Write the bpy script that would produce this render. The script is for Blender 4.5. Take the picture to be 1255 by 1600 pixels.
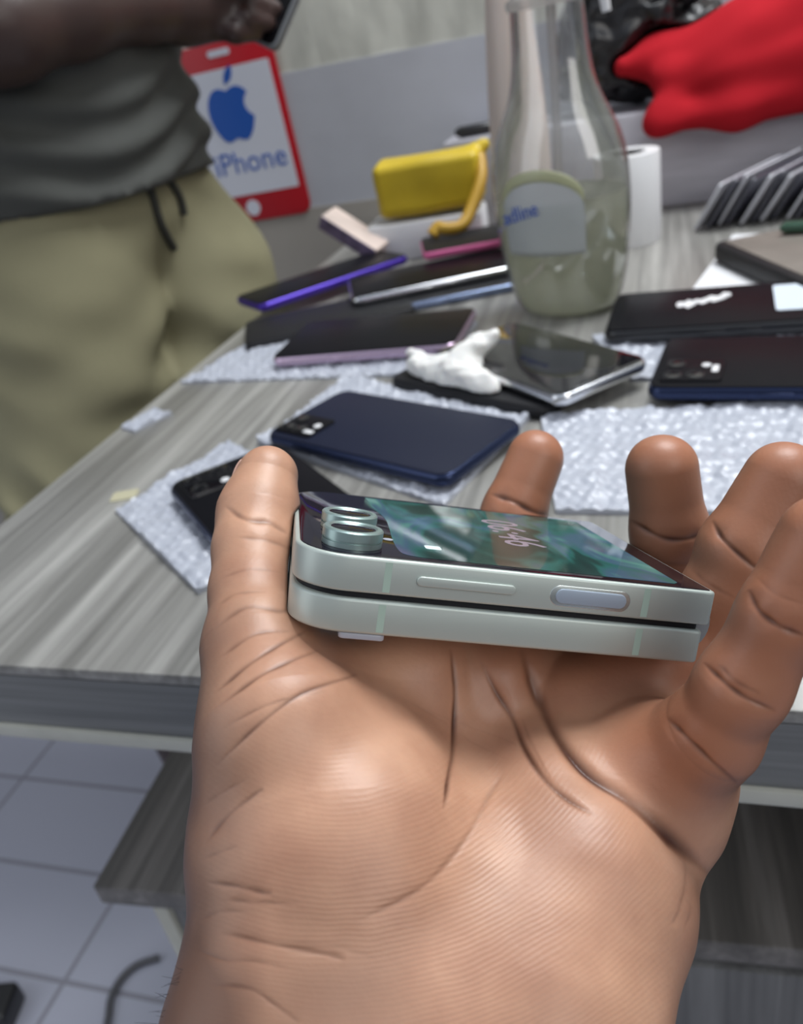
import bpy, bmesh, math, random
import numpy as np
from mathutils import Vector, Matrix
random.seed(7); rng = np.random.RandomState(7)
for o in list(bpy.data.objects): bpy.data.objects.remove(o, do_unlink=True)
S = bpy.context.scene; COL = S.collection
# ---------------------------------------------------------------- camera, world, lights, exposure
FPX, CX, CY = 1300.0, 627.5, 800.0           # focal length and centre for a 1255 x 1600 frame
TABLE = 0.75
CAM = np.array([0, 0, TABLE + 0.21])
R = np.array([[0.9495083, -0.01157643, -0.31352827],
              [0.26223857, -0.51931309, 0.81335407],
              [-0.17223507, -0.85450565, -0.4900563]])   # columns: camera right, down, forward in the world
cd = bpy.data.cameras.new('camera'); cam = bpy.data.objects.new('camera', cd); COL.objects.link(cam)
cam.matrix_world = Matrix(((R[0][0], -R[0][1], -R[0][2], CAM[0]), (R[1][0], -R[1][1], -R[1][2], CAM[1]),
                           (R[2][0], -R[2][1], -R[2][2], CAM[2]), (0, 0, 0, 1)))
cd.sensor_fit = 'VERTICAL'; cd.sensor_height = 24; cd.lens = 24 * FPX / 1600
cd.clip_start = 0.01; cd.clip_end = 30
cd.dof.use_dof = True; cd.dof.focus_distance = 0.172; cd.dof.aperture_fstop = cd.lens / 1000 / 0.0016
S.camera = cam
S.view_settings.view_transform = 'Standard'; S.view_settings.look = 'None'
S.view_settings.gamma = 1; S.view_settings.use_curve_mapping = False; S.view_settings.exposure = -0.08
W = bpy.data.worlds.new('world'); S.world = W; W.use_nodes = True
nt = W.node_tree; bg = nt.nodes['Background']
tc = nt.nodes.new('ShaderNodeTexCoord'); sx = nt.nodes.new('ShaderNodeSeparateXYZ'); rp = nt.nodes.new('ShaderNodeValToRGB')
nt.links.new(tc.outputs['Generated'], sx.inputs[0]); nt.links.new(sx.outputs[2], rp.inputs[0]); nt.links.new(rp.outputs[0], bg.inputs[0])
rp.color_ramp.elements[0].position = 0.0; rp.color_ramp.elements[0].color = (0.16, 0.16, 0.18, 1)
rp.color_ramp.elements[1].position = 0.7; rp.color_ramp.elements[1].color = (0.78, 0.86, 1.0, 1)
bg.inputs[1].default_value = 0.56
def area(name, loc, target, size, power, color, sy=None):
    l = bpy.data.lights.new(name, 'AREA'); l.energy = power; l.color = color; l.size = size
    if sy: l.shape = 'RECTANGLE'; l.size_y = sy
    o = bpy.data.objects.new(name, l); COL.objects.link(o); o.location = loc
    o.rotation_euler = (Vector(target) - Vector(loc)).to_track_quat('-Z', 'Y').to_euler(); return o
area('window_light', (1.5, -0.9, 2.0), (0.1, 0.3, 0.8), 1.1, 14, (1.0, 0.97, 0.92), 1.4)
area('ceiling_light', (0.30, 0.90, 2.15), (0.05, 0.35, 0.8), 0.7, 31, (0.95, 0.98, 1.0))
area('left_fill_light', (-1.5, -0.5, 1.5), (-0.1, 0.5, 0.85), 0.9, 6, (0.92, 0.96, 1.0), 1.6)  # soft light added at the left to brighten bottle and wrist edge

# ---------------------------------------------------------------- coordinates
def ray(px, py): return R @ np.array([px - CX, py - CY, FPX])
def at(px, py, z=0.0):                        # point at height z above the table top
    r = ray(px, py); return r * ((TABLE + z - CAM[2]) / r[2]) + CAM
def aty(px, py, y):                           # point on the upright plane at world y
    r = ray(px, py); return r * (y / r[1]) + CAM
def c2w(v):                                   # camera millimetres (right, down, forward) -> world metres
    return (np.asarray(v, float) / 1000.0) @ R.T + CAM
def tz(z): return TABLE + z

# ---------------------------------------------------------------- materials
MATS = {}
def newmat(name):
    m = bpy.data.materials.new(name); m.use_nodes = True; MATS[name] = m
    return m, m.node_tree, m.node_tree.nodes['Principled BSDF']
def mat(name, col, rough=0.5, metal=0.0, bump=0.0, bscale=200, var=0.0, vscale=20, coat=0.0, trans=0.0, emit=None, es=0, alpha=1, sss=0, spec=0.5, stretch=(1, 1, 1), detail=3):
    m, t, b = newmat(name); N = t.nodes; L = t.links
    b.inputs['Base Color'].default_value = (*col, 1); b.inputs['Roughness'].default_value = rough
    b.inputs['Metallic'].default_value = metal; b.inputs['Coat Weight'].default_value = coat; b.inputs['Coat Roughness'].default_value = 0.05
    b.inputs['Transmission Weight'].default_value = trans; b.inputs['Alpha'].default_value = alpha
    b.inputs['Specular IOR Level'].default_value = spec
    if sss:
        b.inputs['Subsurface Weight'].default_value = sss; b.inputs['Subsurface Radius'].default_value = (1, .35, .2); b.inputs['Subsurface Scale'].default_value = 0.003
    if emit: b.inputs['Emission Color'].default_value = (*emit, 1); b.inputs['Emission Strength'].default_value = es
    if var or bump:
        tcn = N.new('ShaderNodeTexCoord'); mp = N.new('ShaderNodeMapping'); L.new(tcn.outputs['Object'], mp.inputs[0]); mp.inputs['Scale'].default_value = stretch
    if var:
        n = N.new('ShaderNodeTexNoise'); n.inputs['Scale'].default_value = vscale; n.inputs['Detail'].default_value = detail; L.new(mp.outputs[0], n.inputs['Vector'])
        r = N.new('ShaderNodeValToRGB'); L.new(n.outputs[0], r.inputs[0])
        r.color_ramp.elements[0].position = .3; r.color_ramp.elements[1].position = .7
        r.color_ramp.elements[0].color = (*[c * (1 - var) for c in col], 1); r.color_ramp.elements[1].color = (*[min(1, c * (1 + var)) for c in col], 1)
        L.new(r.outputs[0], b.inputs['Base Color'])
    if bump:
        n2 = N.new('ShaderNodeTexNoise'); n2.inputs['Scale'].default_value = bscale; n2.inputs['Detail'].default_value = 4; L.new(mp.outputs[0], n2.inputs['Vector'])
        bp = N.new('ShaderNodeBump'); bp.inputs['Strength'].default_value = bump; bp.inputs['Distance'].default_value = 0.002
        L.new(n2.outputs[0], bp.inputs['Height']); L.new(bp.outputs[0], b.inputs['Normal'])
    return m
def woodmat(name, axis, dark, mid, light, rough=0.45, sc=1.0):
    """grey laminate with long streaks running along the given axis"""
    m, t, b = newmat(name); N = t.nodes; L = t.links
    tcn = N.new('ShaderNodeTexCoord'); mp = N.new('ShaderNodeMapping'); L.new(tcn.outputs['Object'], mp.inputs[0])
    s = [30.0 * sc] * 3; s[axis] = 1.3 * sc; mp.inputs['Scale'].default_value = s
    n = N.new('ShaderNodeTexNoise'); n.inputs['Scale'].default_value = 1.6; n.inputs['Detail'].default_value = 6; n.inputs['Roughness'].default_value = .62; n.inputs['Distortion'].default_value = .4
    L.new(mp.outputs[0], n.inputs['Vector'])
    r = N.new('ShaderNodeValToRGB'); L.new(n.outputs[0], r.inputs[0]); e = r.color_ramp.elements
    e[0].position = .30; e[0].color = (*dark, 1); e[1].position = .70; e[1].color = (*light, 1)
    k = e.new(.5); k.color = (*mid, 1)
    n3 = N.new('ShaderNodeTexNoise'); s3 = [90.0 * sc] * 3; s3[axis] = 2.5 * sc
    mp3 = N.new('ShaderNodeMapping'); mp3.inputs['Scale'].default_value = s3; L.new(tcn.outputs['Object'], mp3.inputs[0]); L.new(mp3.outputs[0], n3.inputs['Vector']); n3.inputs['Scale'].default_value = 2.5
    mx = N.new('ShaderNodeMix'); mx.data_type = 'RGBA'; mx.blend_type = 'OVERLAY'; mx.inputs[0].default_value = .45
    L.new(r.outputs[0], mx.inputs[6]); L.new(n3.outputs[0], mx.inputs[7]); L.new(mx.outputs[2], b.inputs['Base Color'])
    b.inputs['Roughness'].default_value = rough
    return m

# ---------------------------------------------------------------- object helpers
def tag(o, label=None, cat=None, group=None, kind=None):
    if label: o['label'] = label
    if cat: o['category'] = cat
    if group: o['group'] = group
    if kind: o['kind'] = kind
    return o
def empty(name, loc, label, cat, group=None, rot=None, mtx=None):
    o = bpy.data.objects.new(name, None); COL.objects.link(o); o.empty_display_size = .02
    if mtx is not None: o.matrix_world = mtx
    else:
        o.location = loc
        if rot is not None: o.rotation_euler = rot
    return tag(o, label, cat, group)
def link(name, bm, m, parent=None, smooth=True, loc=None, rot=None):
    me = bpy.data.meshes.new(name); bm.normal_update(); bm.to_mesh(me); bm.free()
    if smooth:
        me.polygons.foreach_set('use_smooth', [True] * len(me.polygons)); me.set_sharp_from_angle(angle=math.radians(38))
    for q in (m if isinstance(m, (list, tuple)) else [m]): me.materials.append(q)
    o = bpy.data.objects.new(name, me); COL.objects.link(o)
    if parent: o.parent = parent
    if loc is not None: o.location = loc
    if rot is not None: o.rotation_euler = rot
    return o
def bxm(bm, x0, x1, y0, y1, z0, z1, bev=0.0, seg=2, mi=0):
    r = bmesh.ops.create_cube(bm, size=1)['verts']
    for v in r: v.co = Vector((x0 + (v.co.x + .5) * (x1 - x0), y0 + (v.co.y + .5) * (y1 - y0), z0 + (v.co.z + .5) * (z1 - z0)))
    fs = set(f for v in r for f in v.link_faces)
    for f_ in fs: f_.material_index = mi
    if bev > 0:
        es = list(set(e for v in r for e in v.link_edges)); bmesh.ops.bevel(bm, geom=es, offset=bev, segments=seg, profile=.5, affect='EDGES')
    return bm
def box(x0, x1, y0, y1, z0, z1, bev=0.0, seg=2): return bxm(bmesh.new(), x0, x1, y0, y1, z0, z1, bev, seg)
def rrect(x0, x1, y0, y1, rad, n=8):
    """outline of a rounded rectangle; rad is a number or the radii of (x0y0, x1y0, x1y1, x0y1)"""
    if not isinstance(rad, (list, tuple)): rad = [rad] * 4
    P = []
    for (cx, cy, sx_, sy_, a0), r in zip(((x0, y0, 1, 1, 180), (x1, y0, -1, 1, 270), (x1, y1, -1, -1, 0), (x0, y1, 1, -1, 90)), rad):
        for i in range(n + 1):
            a = math.radians(a0 + 90 * i / n); P.append((cx + sx_ * r + r * math.cos(a), cy + sy_ * r + r * math.sin(a)))
    return P
def slabm(bm, P, z0, z1, bev=0.0, seg=3, mi=0):
    """prism of an outline with rounded upper and lower rims"""
    n = len(P); c = np.mean(np.array(P), 0); A = np.array(P)
    d = np.roll(A, -1, 0) - np.roll(A, 1, 0); nn = np.stack([d[:, 1], -d[:, 0]], 1); nn /= np.linalg.norm(nn, axis=1)[:, None] + 1e-12
    rings = []
    prof = [(bev * (1 - math.sin(math.pi / 2 * i / seg)), z0 + bev * (1 - math.cos(math.pi / 2 * i / seg))) for i in range(seg + 1)] if bev else [(0, z0)]
    prof = [(bev - bev * math.sin(math.pi / 2 * i / seg), z0 + bev * (1 - math.cos(math.pi / 2 * i / seg))) for i in range(seg + 1)] if bev else [(0, z0)]
    top = [(a, z1 - (z - z0)) for a, z in reversed(prof)]
    for a, z in prof + top:
        rings.append([bm.verts.new((p[0] - q[0] * a, p[1] - q[1] * a, z)) for p, q in zip(A, nn)])
    fs = []
    for r0, r1 in zip(rings[:-1], rings[1:]):
        for i in range(n): fs.append(bm.faces.new((r0[i], r0[(i + 1) % n], r1[(i + 1) % n], r1[i])))
    fs.append(bm.faces.new(list(reversed(rings[0])))); fs.append(bm.faces.new(rings[-1]))
    for f_ in fs: f_.material_index = mi
    return bm
def slab(P, z0, z1, bev=0.0, seg=3): return slabm(bmesh.new(), P, z0, z1, bev, seg)
def lathe(prof, n=40, sx_=1, sy_=1, bm=None, c=(0, 0)):
    bm = bm or bmesh.new(); rings = []
    for r, z in prof: rings.append([bm.verts.new((c[0] + r * sx_ * math.cos(2 * math.pi * i / n), c[1] + r * sy_ * math.sin(2 * math.pi * i / n), z)) for i in range(n)])
    for a, b in zip(rings[:-1], rings[1:]):
        for i in range(n): bm.faces.new((a[i], a[(i + 1) % n], b[(i + 1) % n], b[i]))
    bm.faces.new(list(reversed(rings[0]))); bm.faces.new(rings[-1]); return bm
def tube(pts, rad, n=8, bm=None):
    bm = bm or bmesh.new(); pts = [Vector(p) for p in pts]; rings = []
    up = Vector((0.13, 0.21, 1)).normalized()
    for i, p in enumerate(pts):
        t = (pts[min(i + 1, len(pts) - 1)] - pts[max(i - 1, 0)]).normalized()
        a = t.cross(up)
        if a.length < 1e-4: a = t.cross(Vector((1, 0, 0)))
        a.normalize(); b = t.cross(a); r = rad[i] if isinstance(rad, (list, tuple)) else rad
        rings.append([bm.verts.new(p + a * r * math.cos(2 * math.pi * k / n) + b * r * math.sin(2 * math.pi * k / n)) for k in range(n)])
    for x, y in zip(rings[:-1], rings[1:]):
        for k in range(n): bm.faces.new((x[k], x[(k + 1) % n], y[(k + 1) % n], y[k]))
    bm.faces.new(rings[0]); bm.faces.new(list(reversed(rings[-1]))); return bm
def smooth_path(P, k=6):
    P = [np.array(p, float) for p in P]; out = []
    for i in range(len(P) - 1):
        p0, p1, p2, p3 = P[max(i - 1, 0)], P[i], P[i + 1], P[min(i + 2, len(P) - 1)]
        for j in range(k):
            t = j / k; out.append(.5 * ((2 * p1) + (-p0 + p2) * t + (2 * p0 - 5 * p1 + 4 * p2 - p3) * t * t + (-p0 + 3 * p1 - 3 * p2 + p3) * t ** 3))
    out.append(P[-1]); return out

# ---------------------------------------------------------------- soft shapes: blended tapered limbs turned into one surface
def cone(P, a, b, ra, rb):
    a = np.array(a, float); b = np.array(b, float); ab = b - a; L2 = ab @ ab + 1e-12
    t = np.clip(((P - a) @ ab) / L2, 0, 1)
    return np.sqrt((((P - a) - t[:, None] * ab) ** 2).sum(1)) - (ra + (rb - ra) * t)
def smin(a, b, k):
    h = np.clip(.5 + .5 * (b - a) / k, 0, 1); return b + (a - b) * h - k * h * (1 - h)
def chain(P, pts, k):
    d = None
    for p, q in zip(pts[:-1], pts[1:]):
        e = cone(P, p[:3], q[:3], p[3], q[3]); d = e if d is None else smin(d, e, k)
    return d
def nets(fn, lo, hi, h):
    """surface of fn = 0 as quads on a grid"""
    lo = np.array(lo, float); n = np.ceil((np.array(hi) - lo) / h).astype(int) + 1
    ax = [lo[i] + h * np.arange(n[i]) for i in range(3)]
    G = np.stack(np.meshgrid(*ax, indexing='ij'), -1).reshape(-1, 3)
    V = np.concatenate([fn(c) for c in np.array_split(G, max(1, len(G) // 400000))]).reshape(n)
    V = np.where(V == 0, 1e-9, V)
    m = n - 1; acc = np.zeros((*m, 3)); cnt = np.zeros(m)
    base = np.stack(np.meshgrid(*[np.arange(k) for k in m], indexing='ij'), -1).astype(float)
    for a in range(3):
        for u in (0, 1):
            for v in (0, 1):
                o = [0, 0, 0]; o[(a + 1) % 3] = u; o[(a + 2) % 3] = v; o2 = list(o); o2[a] = 1
                A = V[tuple(slice(o[i], o[i] + m[i]) for i in range(3))]; B = V[tuple(slice(o2[i], o2[i] + m[i]) for i in range(3))]
                x = (A < 0) != (B < 0); t = np.where(x, A / np.where(x, A - B, 1), 0)
                p = base + np.array(o, float); p = p.copy(); p[..., a] += t
                acc += np.where(x[..., None], p, 0); cnt += x
    act = cnt > 0; idx = -np.ones(m, int); idx[act] = np.arange(act.sum())
    verts = lo + h * acc[act] / cnt[act][:, None]; quads = []
    for a in range(3):
        b, c = (a + 1) % 3, (a + 2) % 3
        sl0 = [slice(1, m[i]) for i in range(3)]; sl0[a] = slice(0, m[a]); sl1 = list(sl0); sl1[a] = slice(1, m[a] + 1)
        A = V[tuple(sl0)]; B = V[tuple(sl1)]; x = (A < 0) != (B < 0); w = np.argwhere(x)
        sgn = A[x] < 0; w = w + np.array([0 if i == a else 1 for i in range(3)])
        def I(db, dc):
            q = w.copy(); q[:, b] -= db; q[:, c] -= dc; return idx[q[:, 0], q[:, 1], q[:, 2]]
        Q = np.stack([I(1, 1), I(0, 1), I(0, 0), I(1, 0)], 1); Q[~sgn] = Q[~sgn][:, ::-1]; quads.append(Q)
    return verts, np.concatenate(quads)
def subdivide(V, Q):
    E = np.concatenate([np.stack([Q[:, i], Q[:, (i + 1) % 4]], 1) for i in range(4)]); Es = np.sort(E, 1)
    u, inv = np.unique(Es[:, 0].astype(np.int64) * len(V) + Es[:, 1], return_inverse=True); inv = inv.reshape(4, -1)
    mid = (V[u // len(V)] + V[u % len(V)]) / 2; fc = V[Q].mean(1); n = len(V); ne = len(mid)
    V2 = np.concatenate([V, mid, fc]); f_ = n + ne + np.arange(len(Q)); e = n + inv
    return V2, np.concatenate([np.stack([Q[:, i], e[i], f_, e[(i - 1) % 4]], 1) for i in range(4)])
def grad(fn, P, e):
    d0 = fn(P); g = np.stack([fn(P + np.eye(3)[i] * e) - d0 for i in range(3)], 1) / e; return d0, g
def project(fn, V, e, it=2):
    for _ in range(it):
        d, g = grad(fn, V, e); V = V - (d / np.maximum((g ** 2).sum(1), .2))[:, None] * g
    return V
def npmesh(name, V, Q, m, parent=None, attrs=None, origin=None):
    me = bpy.data.meshes.new(name); V = np.asarray(V)
    if origin is not None: V = V - np.array(origin)
    me.vertices.add(len(V)); me.vertices.foreach_set('co', V.astype(np.float32).ravel())
    me.loops.add(Q.size); me.loops.foreach_set('vertex_index', Q.astype(np.int32).ravel())
    me.polygons.add(len(Q)); me.polygons.foreach_set('loop_start', (np.arange(len(Q)) * 4).astype(np.int32))
    me.update(calc_edges=True); me.polygons.foreach_set('use_smooth', np.ones(len(Q), bool))
    for k, a in (attrs or {}).items():
        if a.ndim == 1: t = me.attributes.new(k, 'FLOAT', 'POINT'); t.data.foreach_set('value', a.astype(np.float32))
        else: t = me.attributes.new(k, 'FLOAT_VECTOR', 'POINT'); t.data.foreach_set('vector', a.astype(np.float32).ravel())
    me.validate(); me.materials.append(m)
    o = bpy.data.objects.new(name, me); COL.objects.link(o)
    if origin is not None: o.location = Vector(origin)
    if parent: o.parent = parent
    return o
def wob(P, s, ph=0.0):                        # cheap smooth noise for folds
    x, y, z = (P * s).T
    return (np.sin(x + 1.7 * np.sin(y * .9 + ph)) + np.sin(y * 1.3 + 1.5 * np.sin(z * 1.1 + 2 * ph)) + np.sin(z * 1.2 + 1.6 * np.sin(x * .8 + 3 * ph))) / 3
def soft(name, fn, lo, hi, h, m, sub=1, parent=None, origin=None, eps=None):
    V, Q = nets(fn, lo, hi, h)
    for _ in range(sub): V, Q = subdivide(V, Q); V = project(fn, V, eps or h * .1)
    return npmesh(name, V, Q, m, parent, origin=origin)

# ---------------------------------------------------------------- materials of the place
M = dict(
 wall_top=mat('wall_rough_paint', (.60, .60, .54), .75, bump=.9, bscale=45, var=.22, vscale=22, stretch=(1, 1, .35)),
 wall_mid=mat('wall_grey_paint', (.50, .51, .56), .6, bump=.25, bscale=35, var=.06, vscale=9),
 wall_low=mat('wall_beige_paint', (.40, .37, .33), .6, var=.06, vscale=9),
 ceil=mat('ceiling_white', (.8, .8, .8), .8),
 wood=woodmat('desk_top_laminate', 1, (.155, .15, .138), (.25, .243, .226), (.41, .40, .375), .34),
 apron=woodmat('desk_apron_laminate', 0, (.12, .125, .125), (.17, .175, .175), (.23, .235, .235), .4),
 band=mat('pale_edge_band', (.50, .50, .44), .45, var=.08, vscale=40),
 shelf=woodmat('cabinet_top_laminate', 1, (.07, .065, .06), (.12, .11, .10), (.22, .205, .19), .38),
 front=woodmat('cabinet_front_laminate', 2, (.09, .09, .09), (.13, .13, .13), (.20, .20, .20), .4),
 black=mat('black_plastic', (.012, .012, .014), .3, coat=.3),
 matblack=mat('matt_black', (.014, .014, .016), .5, spec=.25),
 glass_black=mat('black_glass', (.006, .006, .008), .04, coat=1.0),
 dull_glass=mat('dull_black_glass', (.008, .008, .010), .32, spec=.06),
 white=mat('white_plastic', (.75, .75, .76), .4),
 paper=mat('white_paper', (.72, .72, .74), .7),
 silver=mat('silver_frame', (.75, .76, .78), .22, 1.0),
 navy=mat('navy_satin_back', (.012, .015, .032), .42, spec=.2),
 navyframe=mat('navy_frame', (.030, .042, .095), .25, .8),
 violet=mat('violet_frame', (.07, .035, .36), .3, .6),
 mauve=mat('mauve_frame', (.55, .42, .55), .25, .8),
 bluish=mat('blue_grey_frame', (.22, .27, .40), .25, .8),
 pink=mat('pink_frame', (.75, .16, .36), .35, .2),
 lens=mat('lens_black', (.004, .004, .006), .05, coat=1),
)
def bubble_mat():
    m, t, b = newmat('bubble_wrap_film'); b.inputs['Base Color'].default_value = (.42, .44, .50, 1); b.inputs['Roughness'].default_value = .42
    b.inputs['Coat Weight'].default_value = .35; b.inputs['Coat Roughness'].default_value = .25
    return m
M['bubble'] = bubble_mat()
def tile_mat():
    m, t, b = newmat('floor_tiles'); N = t.nodes; L = t.links
    tcn = N.new('ShaderNodeTexCoord'); br = N.new('ShaderNodeTexBrick'); L.new(tcn.outputs['Object'], br.inputs[0])
    mp = N.new('ShaderNodeMapping'); L.new(tcn.outputs['Object'], mp.inputs[0]); mp.inputs['Location'].default_value = (.75, -.44, 0); L.new(mp.outputs[0], br.inputs[0])
    br.offset = 0; br.inputs['Scale'].default_value = 1; br.inputs['Mortar Size'].default_value = .004; br.inputs['Mortar Smooth'].default_value = .3
    br.inputs['Brick Width'].default_value = .30; br.inputs['Row Height'].default_value = .15
    br.inputs['Color1'].default_value = (.44, .45, .53, 1); br.inputs['Color2'].default_value = (.42, .43, .51, 1); br.inputs['Mortar'].default_value = (.27, .27, .31, 1)
    L.new(br.outputs['Color'], b.inputs['Base Color']); b.inputs['Roughness'].default_value = .22
    return m
M['tile'] = tile_mat()

# ---------------------------------------------------------------- the room
WY = 1.12
link('floor', box(-3, 3, -2.5, WY + .1, -.06, 0), M['tile']); bpy.data.objects['floor']['kind'] = 'structure'
def st(name, bm, m): o = link(name, bm, m, smooth=False); o['kind'] = 'structure'; return o
st('wall_back', box(-3, 3, WY, WY + .1, TABLE + .194, 2.8), M['wall_top'])
st('trim_1', box(-3, 3, WY - .0015, WY + .1, TABLE + .028, TABLE + .194), M['wall_mid'])
st('trim_2', box(-3, 3, WY - .0025, WY + .1, 0, TABLE + .028), M['wall_low'])
st('wall_left', box(-3.1, -3, -2.5, WY + .1, 0, 2.8), M['wall_mid'])

# ---------------------------------------------------------------- the desk
desk = empty('desk', (-.386, .22, 0), 'grey wood-grain laminate desk on which the phones are laid out', 'desk')
def dk(bm): bm.transform(Matrix.Translation((.386, -.22, 0))); return bm
link('tabletop', dk(box(-.386, 1.1, .22, 1.112, TABLE - .006, TABLE, .0012)), M['wood'], desk)
link('front_apron', dk(box(-.386, 1.1, .2205, .24, TABLE - .037, TABLE - .0065)), M['apron'], desk)
link('edge_band', dk(box(-.386, 1.1, .2185, .243, TABLE - .0445, TABLE - .0373, .0008)), M['band'], desk)
link('side_apron', dk(box(-.3855, -.366, .2445, 1.11, TABLE - .044, TABLE - .0065)), M['apron'], desk)
for x, y in ((-.33, 1.0), (1.0, 1.0), (1.0, .30)):
    link('leg', dk(box(x - .02, x + .02, y - .02, y + .02, 0, TABLE - .0065, .002)), M['apron'], desk)

cab = empty('low_cabinet', (-.376, .27, 0), 'dark grey wood-grain low cabinet standing under the desk', 'cabinet', rot=(0, 0, math.radians(3.4)))
link('cabinet_top', box(0, .95, 0, .52, .488, .506, .001), M['shelf'], cab)
link('carcass', box(.042, .93, .012, .50, 0.0, .4875), M['front'], cab)
link('edge_strip', box(.030, .0415, .008, .50, 0.0, .4875, .001), M['band'], cab)
for i in range(2):
    d = link('drawer', box(.06 + .43 * i, .475 + .43 * i, .004, .0118, .26, .474, .0015), M['front'], cab)
    link('handle', tube([(.22 + .43 * i, .004, .36), (.22 + .43 * i, -.012, .36), (.31 + .43 * i, -.012, .36), (.31 + .43 * i, .004, .36)], .004), M['silver'], d)

# ---------------------------------------------------------------- the folded phone in the hand
PR = np.array([[.982501, -.129358, .134011], [.10849, -.187391, -.976276], [.151401, .97373, -.170078]])
PT = np.array([-21.8040552, 22.03699716, 157.92276488])
Wm = R @ PR; o0 = c2w(PT)
sg = Matrix(((Wm[0][0], Wm[0][1], Wm[0][2], o0[0]), (Wm[1][0], Wm[1][1], Wm[1][2], o0[1]), (Wm[2][0], Wm[2][1], Wm[2][2], o0[2]), (0, 0, 0, 1)))
fp = empty('folding_phone', None, 'pale mint clamshell folding phone, closed, lying in the open hand', 'phone', mtx=sg)
mint = mat('mint_aluminium', (.50, .56, .52), .40, .35, bump=.02, bscale=4000)
mintband = mat('mint_antenna_band', (.42, .56, .48), .5)
lensring = mat('mint_lens_ring', (.38, .50, .48), .34, .7)
btn = mat('blue_grey_button', (.36, .43, .52), .45, .2)
hinge_m = mat('satin_hinge', (.50, .52, .52), .3, .8)
L_, W_ = .0851, .0719
def mm(bm): return bm
rad4 = [.0105, .0012, .0012, .0105]
link('lower_half', slab(rrect(0, L_ - .0012, 0, W_, rad4, 12), 0.0, .0070, .0007), mint, fp)
link('inner_screen', slab(rrect(.001, L_ - .002, .001, W_ - .001, rad4, 12), .0068, .0084, 0), M['matblack'], fp)
up = link('upper_half', slab(rrect(0, L_, 0, W_, rad4, 12), .0082, .0153, .0006), mint, fp)
cs = link('cover_glass', slab(rrect(.0009, L_ - .0009, .0009, W_ - .0009, [.0096, .0006, .0006, .0096], 12), .0150, .01545, .0001), mat('cover_black_glass', (.008, .006, .012), .05, spec=.32), fp)
def screen_mat():
    m, t, b = newmat('lock_screen_image'); N = t.nodes; L = t.links
    tcn = N.new('ShaderNodeTexCoord'); mp = N.new('ShaderNodeMapping'); L.new(tcn.outputs['Object'], mp.inputs[0]); mp.inputs['Rotation'].default_value = (0, 0, .7); mp.inputs['Scale'].default_value = (1, .45, 1)
    n = N.new('ShaderNodeTexNoise'); n.inputs['Scale'].default_value = 55; n.inputs['Detail'].default_value = 2.5; n.inputs['Distortion'].default_value = 1.2; L.new(mp.outputs[0], n.inputs['Vector'])
    r = N.new('ShaderNodeValToRGB'); L.new(n.outputs[0], r.inputs[0]); e = r.color_ramp.elements
    e[0].position = .32; e[0].color = (.012, .05, .045, 1); e[1].position = .78; e[1].color = (.30, .50, .48, 1)
    for p, c in ((.45, (.015, .07, .06)), (.52, (.03, .17, .15)), (.60, (.07, .15, .24)), (.66, (.10, .30, .27))):
        k = e.new(p); k.color = (*c, 1)
    L.new(r.outputs[0], b.inputs['Emission Color']); b.inputs['Emission Strength'].default_value = .75
    b.inputs['Base Color'].default_value = (.01, .01, .01, 1); b.inputs['Roughness'].default_value = .04; b.inputs['Specular IOR Level'].default_value = .45
    return m
SP = [(.0190, .0685), (.0205, .0520), (.0215, .0400), (.0212, .0300), (.0205, .0180), (.0205, .0090), (.0215, .0050), (.0250, .0036)]
SP = [tuple(p) for p in smooth_path([(a, b) for a, b in SP], 5)]
SP = [(p[0], p[1]) for p in SP] + [(.0775, .0036), (.0787, .0048), (.0787, .0672), (.0775, .0685)]
bm = bmesh.new(); vs = [bm.verts.new((p[0], p[1], .01548)) for p in SP]; f_ = bm.faces.new(vs); r_ = bmesh.ops.extrude_face_region(bm, geom=[f_])
for v in r_['geom']:
    if isinstance(v, bmesh.types.BMVert): v.co.z += .00003
bmesh.ops.recalc_face_normals(bm, faces=bm.faces)
scr = link('lock_screen', bm, screen_mat(), cs, smooth=False)
glow = mat('screen_lettering', (.06, .05, .06), .3, emit=(.50, .42, .52), es=.55)
icon_m = mat('screen_icon', (.5, .5, .5), .3, emit=(.6, .85, .85), es=.6)
def text(body, size, m, parent, loc, rot, name, ext=.00002, sx_=1):
    c = bpy.data.curves.new(name, 'FONT'); c.body = body; c.size = size; c.extrude = ext; c.align_x = 'CENTER'; c.align_y = 'CENTER'; c.resolution_u = 3
    to = bpy.data.objects.new(name, c); COL.objects.link(to); dg = bpy.context.evaluated_depsgraph_get()
    me = bpy.data.meshes.new_from_object(to.evaluated_get(dg)); bpy.data.objects.remove(to); me.materials.clear(); me.materials.append(m)
    o = bpy.data.objects.new(name, me); COL.objects.link(o); o.parent = parent; o.location = loc; o.rotation_euler = rot; o.scale = (sx_, 1, 1); return o
text('06:46', .014, glow, scr, (.052, .040, .01554), (0, 0, math.radians(-90)), 'clock_digits')
bm = bmesh.new(); slabm(bm, rrect(.0268, .0302, .0120, .0152, .0006, 3), .01552, .01556)
ic = link('lock_icon', bm, icon_m, scr)
LC = None
for (cx_, cy_) in ((.0112, .0098), (.0116, .0258)):
    lz = link('camera_lens', lathe([(.0058, .0153), (.0061, .0155), (.0061, .0165), (.00575, .01655), (.00575, .0169), (.0061, .01695), (.0061, .0186), (.0058, .0189), (.0049, .01895), (.0046, .0187), (.0001, .0187)], 48, c=(cx_, cy_)), lensring, fp)
    link('lens_glass', lathe([(.00455, .01872), (.0042, .01885), (.0001, .0189)], 36, c=(cx_, cy_)), MATS.get('lens_cover') or mat('lens_cover', (.006, .006, .01), .08, spec=.25), lz)
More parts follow.
